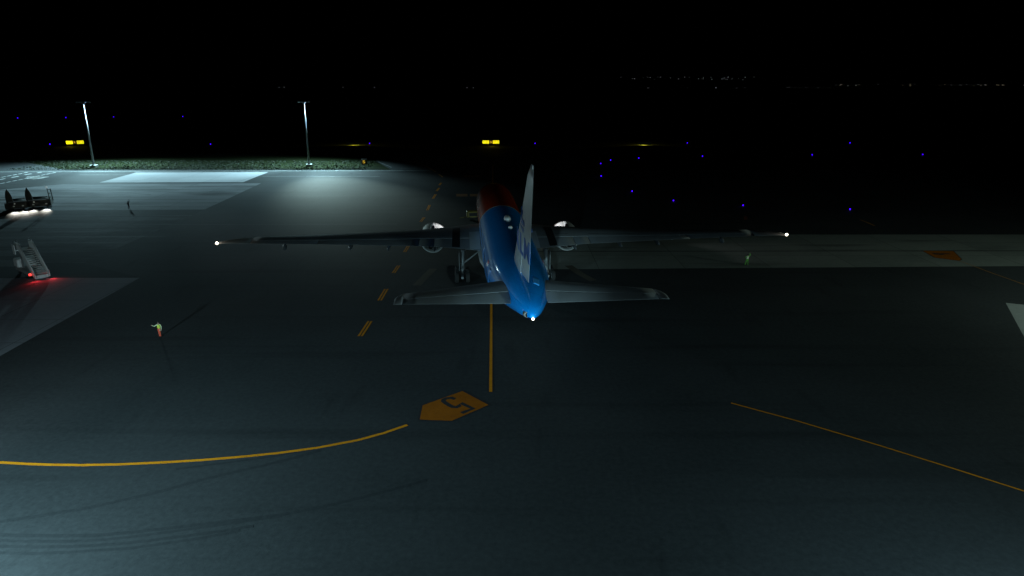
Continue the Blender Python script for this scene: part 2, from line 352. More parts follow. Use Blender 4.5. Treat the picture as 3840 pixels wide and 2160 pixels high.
# town lights scattered along the horizon: too many and too small to tell apart
s = MB()
def spot_light(u, v, r, mi, d):
    # u, v: bearing (m per 1000 m) and height seen from 24 m up
    x = u*d; s.ball((x, d, 24.26+v*d), r, mi, 6, 4)
def rng(u0, u1, v0, v1, n, mi=(0,), d=(7000, 8400)):
    for _ in range(n):
        dd = random.uniform(*d); spot_light((random.uniform(u0, u1)-1288)/1796., -(random.uniform(v0, v1)-215.2)/1796., random.uniform(1.6, 3.6), random.choice(mi), dd)
rng(640, 1230, 219, 224, 16, (0, 0, 1)); rng(1560, 1900, 194.5, 201, 34, (0, 0, 0, 1), (8900, 9100)); rng(1560, 2120, 219.5, 224, 28, (0, 1)); rng(2080, 2576, 212, 216, 26, (0, 0, 2))
rng(2080, 2576, 222, 226, 30, (0, 1, 1, 3)); rng(2430, 2540, 213.5, 214.5, 9, (2,))
tag(s.build('town_lights', [mat('town_white', (.1,.1,.1), emit=(.9, .95, 1), estr=.25), mat('town_dim', (.1,.1,.1), emit=(.8, .9, .9), estr=.12), mat('town_amber', (.1,.1,.1), emit=(1, .85, .55), estr=.16), mat('town_red', (.1,.1,.1), emit=(1, .15, .1), estr=.3)]), kind='stuff')

# ------------------------------------------------------------------ the airliner
AIR = thing('airliner', (-0.993, 86.798, 0), 0.07009, 'parked twin engine airliner with blue rear fuselage, red orange nose and white tail fin', 'airplane')
YO = 36.0
def sy(s_): return YO - s_            # station aft of the nose -> local y
RINGS = 29.6
FUS = [(0,.02,5.05,5.0),(.25,.42,5.4,4.45),(.8,.92,5.9,4.0),(1.6,1.42,6.4,3.55),(2.8,1.98,7.15,3.1),(4.2,2.42,7.85,2.78),(6,2.80,8.38,2.58),(8,3.02,8.64,2.5),(11,3.1,8.72,2.48),
       (17,3.1,8.72,2.48),(22,3.1,8.72,2.48),(24,3.1,8.72,2.42),(27,3.1,8.72,2.3),(31,3.1,8.72,2.25),(36,3.1,8.72,2.25),(40,3.1,8.72,2.3),(44,3.1,8.72,2.44),(48,3.1,8.72,2.5),(52,3.1,8.72,2.62),
       (55,3.07,8.74,3.0),(58,2.96,8.76,3.55),(61,2.74,8.78,4.15),(64,2.40,8.76,4.8),(66.5,2.02,8.68,5.38),(68.5,1.66,8.54,5.86),(70.2,1.28,8.34,6.26),(71.5,.92,8.10,6.52),(72.4,.56,7.86,6.72),(72.95,.25,7.55,6.9),(73.1,.1,7.4,7.0)]
def fus_sec(s_, hw, zt, zb, n=48):
    out = []
    for i in range(n):
        t = 2*math.pi*i/n; cz = (zt+zb)/2; hz = (zt-zb)/2
        out.append((hw*math.sin(t), sy(s_), cz+hz*math.cos(t)))
    return out
def fus_at(s_):
    for a, b in zip(FUS, FUS[1:]):
        if a[0] <= s_ <= b[0]:
            t = (s_-a[0])/(b[0]-a[0]); return tuple(a[k]+(b[k]-a[k])*t for k in range(4))
def hull(s_, ang, off=.0):
    """point on the hull at station s_ and angle from the crown (+ to starboard)"""
    _, hw, zt, zb = fus_at(s_); cz = (zt+zb)/2; hz = (zt-zb)/2
    return ((hw+off)*math.sin(ang), sy(s_), cz+(hz+off)*math.cos(ang))

def livery():
    m = bpy.data.materials.new('hull_livery'); m.use_nodes = True
    nt = m.node_tree; N = nt.nodes; L_ = nt.links; b = N['Principled BSDF']
    tc = N.new('ShaderNodeTexCoord'); sp = N.new('ShaderNodeSeparateXYZ'); L_.new(tc.outputs['Object'], sp.inputs[0])
    def math_(op, a, b_=None):
        n = N.new('ShaderNodeMath'); n.operation = op
        for i, q in enumerate((a, b_)):
            if q is None: continue
            if isinstance(q, (int, float)): n.inputs[i].default_value = q
            else: L_.new(q, n.inputs[i])
        return n.outputs[0]
    def mix(f, a, b_):
        n = N.new('ShaderNodeMix'); n.data_type = 'RGBA'; L_.new(f, n.inputs[0])
        for i, q in ((6, a), (7, b_)):
            if isinstance(q, tuple): n.inputs[i].default_value = q
            else: L_.new(q, n.inputs[i])
        return n.outputs[2]
    y, z = sp.outputs[1], sp.outputs[2]
    aft = math_('SUBTRACT', YO, y)                                   # metres behind the nose
    # the colour edge leans forward down the sides
    edge = math_('SUBTRACT', aft, math_('MULTIPLY', math_('SUBTRACT', z, 8.7), .55))
    blue, white, orange, belly = (.004, .2, .6, 1), (.72, .73, .74, 1), (.46, .045, .008, 1), (.36, .38, .40, 1)
    nz = N.new('ShaderNodeTexNoise'); nz.inputs['Scale'].default_value = .7; nz.inputs['Detail'].default_value = 6
    L_.new(tc.outputs['Object'], nz.inputs[0])
    bl = mix(nz.outputs['Fac'], (.003, .25, .74, 1), (.004, .28, .82, 1))
    c = mix(math_('GREATER_THAN', edge, 31.2), white, bl)
    c = mix(math_('LESS_THAN', edge, 30.7), c, orange)
    # belly below a line that sweeps up to the tail
    swp = math_('MULTIPLY', math_('MAXIMUM', math_('SUBTRACT', aft, 53), 0), .155)
    zc = math_('SUBTRACT', z, math_('ADD', swp, 3.75))
    c = mix(math_('LESS_THAN', zc, .26), c, (.001, .012, .06, 1))
    c = mix(math_('LESS_THAN', zc, .0), c, white)
    c = mix(math_('LESS_THAN', zc, -.16), c, belly)
    # cabin windows
    fr = math_('FRACT', math_('DIVIDE', y, .53))
    w = math_('MULTIPLY', math_('LESS_THAN', fr, .5), math_('MULTIPLY', math_('GREATER_THAN', z, 6.1), math_('LESS_THAN', z, 6.48)))
    w = math_('MULTIPLY', w, math_('MULTIPLY', math_('GREATER_THAN', aft, 8), math_('LESS_THAN', aft, 61)))
    c = mix(w, c, (.008, .009, .011, 1))
    # skin joints
    j = math_('LESS_THAN', math_('FRACT', math_('DIVIDE', y, 4.9)), .006)
    c = mix(math_('MULTIPLY', j, .5), c, (.01, .02, .05, 1))
    L_.new(c, b.inputs['Base Color'])
    b.inputs['Roughness'].default_value = .42; b.inputs['Specular IOR Level'].default_value = .05; b.inputs['Coat Weight'].default_value = .8; b.inputs['Coat Roughness'].default_value = .10
    bp = N.new('ShaderNodeBump'); bp.inputs['Strength'].default_value = .02; L_.new(nz.outputs['Fac'], bp.inputs['Height']); L_.new(bp.outputs[0], b.inputs['Normal'])
    return m
LIV = livery()
fs = MB()
fine = []
for a, b_ in zip(FUS, FUS[1:]):
    k = max(1, int((b_[0]-a[0])/1.5))
    for i in range(k): fine.append(fus_sec(*[a[q]+(b_[q]-a[q])*i/k for q in range(4)]))
fine.append(fus_sec(*FUS[-1]))
fs.loft(fine)
fus = fs.build('fuselage', LIV, AIR)
WPAINT = mat('wing_grey', (.27, .28, .285), .62, var=.12, scale=.6, spec=.2)
WLE = mat('polished_leading_edge', (.40, .41, .42), .30, .5, var=.08, spec=.4)
WHITE = mat('white_gloss', (.66, .68, .68), .3, var=.05, scale=.5, coat=.2)
RUDW = mat('rudder_white', (.60, .62, .62), .34, var=.08, scale=.5)
# wing-to-body fairing
s = MB(); secs = []
for s_, k in ((23, .02), (24.5, .5), (27, .85), (31, 1), (36, 1), (40, .9), (43, .6), (46, .02)):
    hw = 2.2+1.25*k; secs.append([(hw*math.sin(t), sy(s_), 3.55-.15*k+(.95+.45*k)*math.cos(t)) for t in [2*math.pi*i/32 for i in range(32)]])
s.loft(secs).build('belly_fairing', mat('belly_grey', (.36, .38, .40), .4), AIR)

def interp(tab, x):
    for a, b_ in zip(tab, tab[1:]):
        if x <= b_[0]:
            t = (x-a[0])/(b_[0]-a[0]); return [a[k]+(b_[k]-a[k])*t for k in range(1, len(a))]
    return list(tab[-1][1:])
WING = [(0,21.5,38.4,.14),(3,23.5,38.3,.135),(6.5,25.9,37.9,.12),(10.6,28.7,38.0,.11),(18.8,34.3,40.4,.10),(24.3,38.0,42.5,.095),(29.5,41.55,44.9,.09),(31.0,43.1,45.7,.08),(32.0,44.6,46.4,.07),(32.6,46.0,46.9,.06)]
def wz(y): return 4.25+.075*(y-3)+.0012*max(0, y-3)**2
def foil(x, tc): return 5*tc*(.2969*math.sqrt(x)-.126*x-.3516*x*x+.2843*x**3-.1036*x**4)
def foil_sec(le, te, tc, a, b_, place, n=9):
    ch = te-le; xs = [a+(b_-a)*(1-math.cos(math.pi*i/n))/2 for i in range(n+1)]
    up = [place(le+ch*x, ch*(foil(x, tc)+.02*math.sin(math.pi*x))) for x in xs]
    lo = [place(le+ch*x, ch*(-foil(x, tc)*.8+.02*math.sin(math.pi*x))-.004) for x in reversed(xs)]
    return up+lo
def wing_piece(name, side, y0, y1, a, b_, m, parent, table=WING, zf=wz, step=1.0, drop=0):
    s = MB(); ys = [y0+(y1-y0)*i/max(2, int((y1-y0)/step)) for i in range(max(2, int((y1-y0)/step))+1)]
    secs = []
    for yy in ys:
        le, te, tc = interp(table, yy); secs.append(foil_sec(le, te, tc, a, b_, lambda q, t: (side*yy, sy(q), zf(yy)+t-drop)))
    s.loft(secs)
    return s.build(name, m, parent)
def rod(name, pts, r, m, parent, n=10):
    s = MB()
    for p, q in zip(pts, pts[1:]): s.tube(p, q, r, r, n)
    return s.build(name, m, parent)
for side in (-1, 1):
    w = wing_piece('wing', side, 1.5, 29.5, .06, .735, WPAINT, AIR)
    wing_piece('leading_edge', side, 3.0, 29.5, 0, .058, WLE, w)
    wing_piece('wingtip', side, 29.52, 32.6, 0, 1, WPAINT, w, step=.5)
    wing_piece('flap', side, 3.1, 9.0, .742, 1, WPAINT, w); wing_piece('flaperon', side, 9.06, 10.9, .742, 1, WPAINT, w)
    wing_piece('flap', side, 10.96, 22.6, .742, 1, WPAINT, w); wing_piece('aileron', side, 22.66, 29.46, .742, 1, WPAINT, w)
    def upper(yy, x):
        le, te, tc = interp(WING, yy); ch = te-le; return (side*yy, sy(le+ch*x), wz(yy)+ch*(foil(x, tc)+.02*math.sin(math.pi*x))+.012)
    def decal(name, y0, y1, x0, x1, m, n=10):
        s = MB(); s.closed = False
        vs = [upper(yy, x0+(x1-x0)*i/n) for i in range(n+1) for yy in (y0, y1)]
        fs_ = [(2*i, 2*i+1, 2*i+3, 2*i+2) for i in range(n)]
        if side > 0: fs_ = [tuple(reversed(f)) for f in fs_]
        return s.add(vs, fs_, 0, True).build(name, m, w)
    decal('dark_wing_strip', 5.75, 6.75, .34, .97, mat('strip_black', (.012, .013, .014), .8))  # near-black chordwise strip on the upper wing
    decal('root_panel', 3.12, 4.5, .55, .985, mat('light_panel', (.5, .52, .52), .4))
    for k, (y0, y1) in enumerate(((7, 8.6), (11.2, 14), (14.1, 17), (17.1, 20), (20.1, 22.5))):
        s = MB(); s.closed = False
        pts = [upper(y0, .62), upper(y1, .62)]; pts2 = [upper(y0, .628), upper(y1, .628)]
        f = (0, 1, 3, 2) if side < 0 else (2, 3, 1, 0)
        s.add(pts+pts2, [f], 0); s.build('spoiler_gap', DGREY, w)
    for yy, ln in ((9.0, 3.6), (14.6, 3.2), (19.0, 2.8), (26.0, 1.6)):    # flap track fairings under the trailing edge
        le, te, tc = interp(WING, yy); prof = []
        for t, r in ((0, .03), (.15, .2), (.4, .34), (.65, .33), (.85, .2), (1, .02)): prof.append((te+.75-ln*(1-t), r))
        s = MB(); secs = []
        for q, r in prof: secs.append([(side*yy+r*.6*math.cos(t), sy(q), wz(yy)-.38-.06*(q-te)+r*math.sin(t)) for t in [2*math.pi*i/12 for i in range(12)]])
        s.loft(secs).build('flap_track_fairing', mat('fairing_grey', (.13, .135, .14), .5), w)
    # engine and pylon
    e = bpy.data.objects.new('engine', None); COL.objects.link(e); e.parent = AIR
    ex, ez = side*9.65, 2.95
    ENG = mat('nacelle_white', (.38, .38, .37), .55, var=.06, spec=.2)
    s = MB(); s.lathe([(-(q-YO), r) for q, r in ((27.2, 1.42), (27.25, 1.52), (26.4, 1.74), (25, 1.92), (23.6, 1.98), (22.3, 1.93), (21.6, 1.80), (21.25, 1.66), (21.3, 1.52), (21.8, 1.45), (23.2, 1.50), (25.6, 1.46), (27.2, 1.42))], (ex, 0, ez), 'y', 40)
    s.build('fan_cowl', ENG, e)
    s = MB(); s.lathe([(-(q-YO), r) for q, r in ((24.4, .5), (25.2, 1.0), (26.8, 1.12), (28.2, .92), (29.2, .70), (29.22, .64), (28.6, .62))], (ex, 0, ez), 'y', 32); s.build('core_cowl', mat('titanium', (.2, .19, .18), .4, .7), e)
    s = MB(); s.lathe([(-(q-YO), r) for q, r in ((28.4, .46), (29.3, .34), (30.1, .03))], (ex, 0, ez), 'y', 24, caps=True); s.build('exhaust_plug', mat('dark_titanium', (.08, .075, .07), .5, .7), e)
    s = MB()
    for k in range(22):
        t = 2*math.pi*k/22; c, q = math.cos(t), math.sin(t)
        s.add([(ex+.42*c-.08*q, sy(22.5), ez+.42*q+.08*c), (ex+.42*c+.08*q, sy(22.9), ez+.42*q-.08*c), (ex+1.46*c+.16*q, sy(23.0), ez+1.46*q-.16*c), (ex+1.46*c-.16*q, sy(22.6), ez+1.46*q+.16*c)], [(0, 1, 2, 3)])
    s.lathe([(-(q-YO), r) for q, r in ((23.2, .48), (22.4, .42), (21.8, .02))], (ex, 0, ez), 'y', 20)
    s.build('fan', mat('fan_dark', (.05, .05, .055), .4, .6), e)
    s = MB(); secs = []
    for q, zt, zb, hw in ((22.9, 4.95, 4.6, .06), (24.5, 5.1, 4.3, .26), (27, 5.12, 4.0, .3), (29.5, 4.75, 3.7, .26), (31.5, 4.6, 4.1, .05)):
        secs.append([(ex-hw, sy(q), zb), (ex+hw, sy(q), zb), (ex+hw, sy(q), zt-.1), (ex+hw*.5, sy(q), zt), (ex-hw*.5, sy(q), zt), (ex-hw, sy(q), zt-.1)])
    s.loft(secs).build('pylon', WPAINT, e)
    # main gear: strut, braces, six wheels on a bogie
    g = bpy.data.objects.new('main_gear', None); COL.objects.link(g); g.parent = AIR
    gx, gs = side*5.5, 36.4
    GEAR = mat('gear_grey', (.20, .21, .215), .45, .1)
    s = MB(); s.tube((gx, sy(gs), .7), (gx*.98, sy(gs-.15), 3.9), .2, .26, 14); s.tube((gx, sy(gs), .7), (gx, sy(gs), 1.9), .24, .24, 14); s.build('strut', GEAR, g)
    rod('drag_brace', [(gx, sy(gs), 1.9), (gx*.95, sy(gs-2.2), 3.9)], .09, GEAR, g); rod('side_brace', [(gx, sy(gs), 2.0), (gx-side*2.2, sy(gs-.2), 3.7)], .09, GEAR, g)
    rod('torque_link', [(gx, sy(gs+.25), 1.8), (gx, sy(gs+.75), 1.25), (gx, sy(gs+.2), .75)], .06, GEAR, g)
    s = MB(); s.box(gx-.16, gx+.16, sy(gs+1.75), sy(gs-1.75), .52, .82); s.build('bogie_beam', GEAR, g)
    s = MB(); s.box(gx+side*.35, gx+side*.40, sy(gs+.7), sy(gs-.8), 1.3, 3.7); s.build('gear_door', WPAINT, g)
    for dy in (-1.48, 0, 1.48):
        for dx in (-.7, .7):
            wobj = MB().lathe([(-.26, .38), (-.27, .55), (-.2, .66), (-.08, .68), (.08, .68), (.2, .66), (.27, .55), (.26, .38)], (gx+dx, sy(gs)+dy, .68), 'x', 24).build('wheel', RUB, g)
            MB().lathe([(-.2, .02), (-.22, .36), (-.25, .39), (.25, .39), (.22, .36), (.2, .02)], (gx+dx, sy(gs)+dy, .68), 'x', 18).build('rim', mat('rim_silver', (.5, .5, .5), .35, .5), wobj)
    # tailplane
    TP = [(0, 62.6, 70.1, .11), (1.2, 63.6, 70.2, .11), (10.0, 70.4, 73.05, .09), (10.35, 70.95, 73.2, .07), (10.55, 71.7, 73.3, .05)]
    tz = lambda yy: 7.25+.118*yy
    tp = wing_piece('tailplane', side, .6, 9.9, .05, .66, WPAINT, AIR, TP, tz)
    wing_piece('leading_edge', side, 1.6, 9.9, 0, .048, MATS['tip_grey'] if 'tip_grey' in MATS else mat('tip_grey', (.34, .35, .36), .6, spec=.2), tp, TP, tz)
    wing_piece('elevator', side, 1.5, 9.85, .668, 1, WPAINT, tp, TP, tz); wing_piece('tip_cap', side, 9.93, 10.55, 0, 1, mat('tip_grey', (.34, .35, .36), .6, spec=.2), tp, TP, tz, .15)
    s = MB(); s.ball((side*32.45, sy(46.6), wz(32.4)+.05), .15, 0, 12, 8)
    nl = s.build('navigation_light', mat('lamp_glow', (1, 1, 1), emit=(1, .86, .62), estr=9), AIR)
    lamp('navigation_lamp', 'POINT', (side*32.5, sy(47.0), wz(32.4)+.35), 22, (1, .85, .65), rad=.04, parent=AIR)
    lamp('engine_scan_lamp', 'SPOT', (side*3.7, sy(24.6), 6.4), 3600, (.95, .98, 1), aim=(side*9.3, sy(24.6), 4.4), size=34, blend=.6, rad=.08, parent=AIR)
# nose gear
g = bpy.data.objects.new('nose_gear', None); COL.objects.link(g); g.parent = AIR
rod('strut', [(0, sy(6), .55), (0, sy(5.8), 2.8)], .13, GEAR, g)
for dx in (-.3, .3): MB().lathe([(-.18, .28), (-.19, .42), (-.1, .54), (.1, .54), (.19, .42), (.18, .28)], (dx, sy(6), .54), 'x', 20).build('wheel', RUB, g)
# fin and rudder
FIN = [(8.35, 57.9, 69.35, .10), (8.9, 58.6, 69.55, .10), (18.1, 69.5, 72.65, .085), (18.45, 70.0, 72.78, .07), (18.62, 70.9, 72.8, .05)]
def fin_piece(name, z0, z1, a, b_, m, parent):
    s = MB(); secs = []; k = max(2, int((z1-z0)/1.0))
    for i in range(k+1):
        zz = z0+(z1-z0)*i/k; le, te, tc = interp(FIN, zz)
        n = 9; ch = te-le; xs = [a+(b_-a)*(1-math.cos(math.pi*j/n))/2 for j in range(n+1)]
        secs.append([(-ch*foil(x, tc)-.003, sy(le+ch*x), zz) for x in xs]+[(ch*foil(x, tc)+.003, sy(le+ch*x), zz) for x in reversed(xs)])
    return s.loft(secs).build(name, m, parent)
fin = fin_piece('tail_fin', 8.35, 18.62, 0, .66, WHITE, AIR)
rud = fin_piece('rudder', 8.95, 18.3, .668, 1, RUDW, fin)
KB = mat('logo_blue', (.006, .10, .42), .4, var=.05)
for side in (-1, 1):
    # letters lie on the tapering skin: tilt the frame to follow the local thickness
    xa = (0, -1, 0) if side < 0 else (0, 1, 0)
    def on_fin(s_, z_, off=.02):
        le, te, tc = interp(FIN, z_); x = min(1, max(0, (s_-le)/(te-le))); return side*((te-le)*foil(x, tc)+off)
    for body, sc, wd in (('K', 64.25, 2.05), ('L', 66.75, 1.75), ('M', 69.2, 2.3)):
        c = Vector((on_fin(sc, 11.5, .035), sy(sc), 11.5))
        slope = (on_fin(sc+.8, 11.5)-on_fin(sc-.8, 11.5))/1.6
        ax = Vector((slope, -1, 0)) if side < 0 else Vector((-slope, 1, 0))
        lettering('fin_letter', body, 2, frame(c, ax, (0, 0, 1)), KB, fin, .03, (wd, 1.75))
    s = MB()
    def disc(sc, zc, r):
        x = on_fin(sc, zc, .03); s.tube((x-side*.02, sy(sc), zc), (x+side*.012, sy(sc), zc), r, r, 16)
    for dx in (-.95, -.32, .32, .95): disc(67+dx, 13.5, .27)
    disc(67, 14.25, .2)
    x = on_fin(67, 12.95, .03); s.box(min(x, x+side*.03), max(x, x+side*.03), sy(68.3), sy(65.7), 12.8, 13.05)
    s.box(min(x, x+side*.03)-.05, max(x, x+side*.03)-.05 if side > 0 else max(x, x+side*.03), sy(67.06), sy(66.94), 13.8, 14.75)
    s.build('fin_crown', KB, fin)
# dome aerials, access panel, flag, doors, exhaust, tail lamp
for s_, l_, w_ in ((40.4, 1.3, .42), (45.8, .55, .26)):
    s = MB(); secs = []
    for t, k in ((-1, .02), (-.8, .6), (-.4, .95), (.2, 1), (.7, .8), (1, .02)): secs.append([(w_*k*math.cos(q)+.12, sy(s_+t*l_), 8.68+.42*k*w_*2*math.sin(q)) for q in [math.pi*i/10 for i in range(11)]]+[(.12-w_*k*.9, sy(s_+t*l_), 8.6)])
    s.loft(secs).build('dome_aerial', mat('aerial_white', (.7, .7, .68), .4), AIR)
def skin_patch(name, s0, s1, a0_, a1_, m, off=.015, n=6):
    s = MB(); k = 5; g_ = [[hull(s0+(s1-s0)*j/k, a0_+(a1_-a0_)*i/n, off) for i in range(n+1)] for j in range(k+1)]
    h_ = [[hull(s0+(s1-s0)*j/k, a0_+(a1_-a0_)*i/n, off-.06) for i in range(n+1)] for j in range(k+1)]
    vs = [p for r_ in g_ for p in r_] + [p for r_ in h_ for p in r_]; q = n+1; T_ = q*(k+1)
    f = [(j*q+i, j*q+i+1, (j+1)*q+i+1, (j+1)*q+i) for j in range(k) for i in range(n)]
    f += [tuple(T_+v for v in reversed(x)) for x in f]
    ed = [i for i in range(n)]
    for i in range(n): f += [(i+1, i, T_+i, T_+i+1), (k*q+i, k*q+i+1, T_+k*q+i+1, T_+k*q+i)]
    for j in range(k): f += [(j*q, (j+1)*q, T_+(j+1)*q, T_+j*q), ((j+1)*q+n, j*q+n, T_+j*q+n, T_+(j+1)*q+n)]
    return s.add(vs, f, 0, True).build(name, m, AIR)
skin_patch('access_panel', 66.6, 68.3, R(18), R(36), mat('panel_blue', (.05, .34, .78), .4))
for side in (-1, 1):
    for s_ in (13.2, 20.5, 46.5, 58.0): skin_patch('cabin_door', s_, s_+1.1, side*R(66), side*R(100), mat('door_edge_orange', (.34, .04, .01), .4) if s_ < 30 else mat('door_blue', (.004, .16, .48), .42), .012)
    for k, (nm, c) in enumerate((('flag_red', (.55, .01, .05)), ('flag_white', (.75, .75, .75)), ('flag_blue', (.01, .03, .25)))):
        skin_patch('flag_stripe', 54.6, 56.0, side*R(63+k*4.5), side*R(67.5+k*4.5), mat(nm, c, .4), .018, 3)
s = MB(); x0 = -.30; s.tube((-.50, sy(72.25), 7.22), (-.36, sy(72.62), 7.22), .25, .23, 18); s.build('exhaust_outlet', mat('exhaust_grey', (.30, .29, .28), .6, .1), AIR)
MB().tube((-.37, sy(72.58), 7.22), (-.352, sy(72.645), 7.22), .20, .20, 18).build('exhaust_throat', mat('throat_black', (.004, .004, .004), .9), AIR)  # flat black disc closing the outlet
MB().ball((0, sy(73.22), 7.08), .10, 0, 12, 8).build('tail_light', MATS['lamp_glow'], AIR)
lamp('tail_lamp', 'POINT', (0, sy(73.7), 6.95), 3, (1, .82, .6), rad=.04, parent=AIR)

# ------------------------------------------------------------------ light masts
def mast_at(p, label):
    t = thing('light_mast', (p[0], p[1], 0), 0, label, 'light mast', 'light masts along the grass verge')
    MB().bbox(-.85, .85, -.85, .85, -.05, .75, .08).build('plinth', mat('plinth_concrete', (.34, .35, .34), .8, bump=.2), t)
    s = MB(); s.tube((0, 0, .75), (0, 0, 19.0), .35, .10, 16); s.tube((0, 0, .75), (0, 0, .85), .62, .62, 16); s.build('pole', mat('mast_grey', (.13, .135, .135), .7, .0), t)
    MB().box(-.5, .5, -.12, .12, 18.9, 19.15).box(-1.9, 1.9, -.1, .1, 19.45, 19.6).tube((0, 0, 19), (0, 0, 19.6), .12).build('cross_arm', BLK, t)
    MB().box(-.7, .7, 2.7, 2.82, 19.15, 19.25).box(-.06, .06, .1, 2.7, 19.15, 19.25).build('outrigger', BLK, t)
    for k in (-1.55, -.55, .55, 1.55):
        M = Matrix.Translation((k, -.25, 19.55)) @ Matrix.Rotation(R(30), 4, 'X')
        h = MB().box(-.38, .38, -.42, .42, -.12, .18, 0, M, .75).build('floodlight', DGREY, t)
        MB().box(-.33, .33, -.36, .36, -.14, -.125, 0, M).build('lens', mat('flood_lens', (.5, .5, .5), .2, emit=(.85, .95, 1), estr=.9), h)
    return t
M1, M2 = (-129.40, 213.90), (-63.41, 216.08)
mast_at(M1, 'tall tapering light mast nearer the baggage loaders, leftmost of the two')
mast_at(M2, 'tall tapering light mast nearer the aircraft, behind the middle of the apron')

# ------------------------------------------------------------------ taxiway signs
SY = mat('sign_lit_yellow', (.8, .7, .02), emit=(1.0, .88, .01), estr=1.02, var=.02)
SK = mat('sign_black', (.01, .01, .01), .6)
SA = mat('sign_amber', (.5, .3, .02), emit=(1, .62, .05), estr=.55)
SD = mat('sign_ink', (.05, .04, .0), .7, emit=(.5, .4, .0), estr=.35)
def sign(p, rz, label, parts, h, zb=.55, face=True, group=None):
    """parts: (x0, x1, kind, text)"""
    t = thing('taxiway_sign', (p[0], p[1], 0), rz, label, 'airfield sign', group)
    x0, x1 = parts[0][0], parts[-1][1]
    MB().bbox(x0-.08, x1+.08, -.02, .28, zb-.08, zb+h+.08, .04).build('housing', SK, t)
    for k in range(4):
        x = x0+.3+(x1-x0-.6)*k/3; MB().tube((x, .13, -.05), (x, .13, zb-.08), .07).build('leg', DGREY, t)
    for a, b_, kind, txt in parts:
        pan = MB().box(a+.04, b_-.04, -.05, -.022, zb, zb+h).build('panel', SY if kind == 'y' else SK, t)
        if txt:
            for q, (ch, u, w_) in enumerate(txt):
                lettering('lettering', ch, 1, frame((a+(b_-a)*u, -.058, zb+h*.5), (1, 0, 0), (0, 0, 1)), SD if kind == 'y' else SA, pan, .012, (w_, h*.58), .004)
    return t
def arrow_on(t, x, z, sgn, w=.9, h=.5):
    s = MB()
    s.add([(x-sgn*w/2, -.062, z-.09), (x+sgn*.05, -.062, z-.09), (x+sgn*.05, -.062, z-h/2), (x+sgn*w/2, -.062, z), (x+sgn*.05, -.062, z+h/2), (x+sgn*.05, -.062, z+.09), (x-sgn*w/2, -.062, z+.09)], [tuple(range(7)) if sgn > 0 else tuple(reversed(range(7)))])
    s.closed = False
    s.build('arrow', SD, [c for c in bpy.data.objects if c.parent == t and c.name.startswith('panel')][0 if sgn < 0 else 2])
p = (-183.14, 292.32)
t = sign(p, R(20), 'lit yellow sign reading 27 R 09 beside the left light mast', [(-4.75, -1.15, 'y', [('27', .74, 1.3)]), (-1.15, 1.0, 'k', [('R', .5, 1.0)]), (1.0, 4.75, 'y', [('09', .26, 1.3)])], 2.0, 1.2, group='lit taxiway signs')
arrow_on(t, -4.1, 2.2, -1); arrow_on(t, 4.1, 2.2, 1); t.scale = (.68, .68, .66)
p = (-8.89, 293.91)
t = sign(p, R(2), 'lit yellow sign reading 27 S 09, straight beyond the aircraft nose', [(-3.85, -.8, 'y', [('27', .72, 1.2)]), (-.8, .85, 'k', [('S', .5, .8)]), (.85, 3.85, 'y', [('09', .27, 1.2)])], 1.85, 1.2, group='lit taxiway signs')
arrow_on(t, -3.3, 2.1, -1); arrow_on(t, 3.3, 2.1, 1); t.scale = (.92, .8, .68)
p = (-46.73, 218.40)
sign(p, R(4), 'small black sign with a glowing yellow S on the grass verge', [(-.75, .75, 'k', [('S', .5, .75)])], 1.55, .4)
for nm, p, lab in (('a', (-67.34, 295.11), 'dark sign back lighting a yellow pool, left of the lit 27 S 09 sign'), ('b', (56.38, 295.92), 'dark sign back lighting a yellow pool, right of the lit 27 S 09 sign')):
    t = sign(p, R(180), lab, [(-2.6, 2.6, 'y', [('S', .5, .9)])], .9, .35, group='signs facing away')
    lamp('sign_lamp', 'POINT', (p[0], p[1]+1.7, .75), 1500, (1, .8, .06), rad=.2)
lamp('sign_lamp', 'POINT', ((-183.14, 292.32)[0]-1.5, (-183.14, 292.32)[1]-1.8, .7), 90, (1, .7, .05), rad=.3)
lamp('sign_lamp', 'POINT', ((-8.89, 293.91)[0]+.5, (-8.89, 293.91)[1]-1.8, .7), 90, (1, .7, .05), rad=.3)

# ------------------------------------------------------------------ blue taxiway edge lights
BLUE = mat('blue_glass', (.02, .0, .3), .3, emit=(.045, .0, 1), estr=3.6, var=.02)
edge = [((-374.90, 534.40), 'far row'), ((-342.49, 540.94), ''), ((-313.43, 554.49), ''), ((-262.24, 561.52), ''), ((-196.14, 295.92), ''), ((-127.95, 295.92), ''), ((-61.25, 300.02), ''), ((9.92, 300.02), ''), ((75.96, 302.11), ''), ((146.41, 302.11), ''),
        ((67.22, 244.81), ''), ((43.56, 238.01), ''), ((33.01, 231.82), ''), ((28.37, 221.24), ''), ((24.59, 189.92), ''), ((107.99, 249.65), ''), ((148.25, 250.52), ''), ((28.42, 161.77), ''), ((35.07, 147.93), ''), ((48.21, 141.82), ''), ((68.29, 137.09), '')]
names = ['leftmost of the far row', 'second from the left in the far row', 'third from the left in the far row', 'rightmost of the far row', 'just left of the lit 27 R 09 sign', 'between the two light masts beyond the grass',
         'beside the dark sign left of the lit 27 S 09 sign', 'just right of the lit 27 S 09 sign', 'right of the right hand dark sign', 'farthest right in the row level with the signs', 'alone at the far end of the curved row',
         'second in from the far end of the curved row', 'third in from the far end of the curved row', 'upper of the two lights stacked at the bend', 'lower of the two lights stacked at the bend', 'left one of the pair at far right',
         'nearest the right edge of the view', 'leftmost of the near curved row', 'second in the near curved row above the right wing', 'third in the near curved row above the right wing tip', 'last of the near curved row at the right']
proto = None
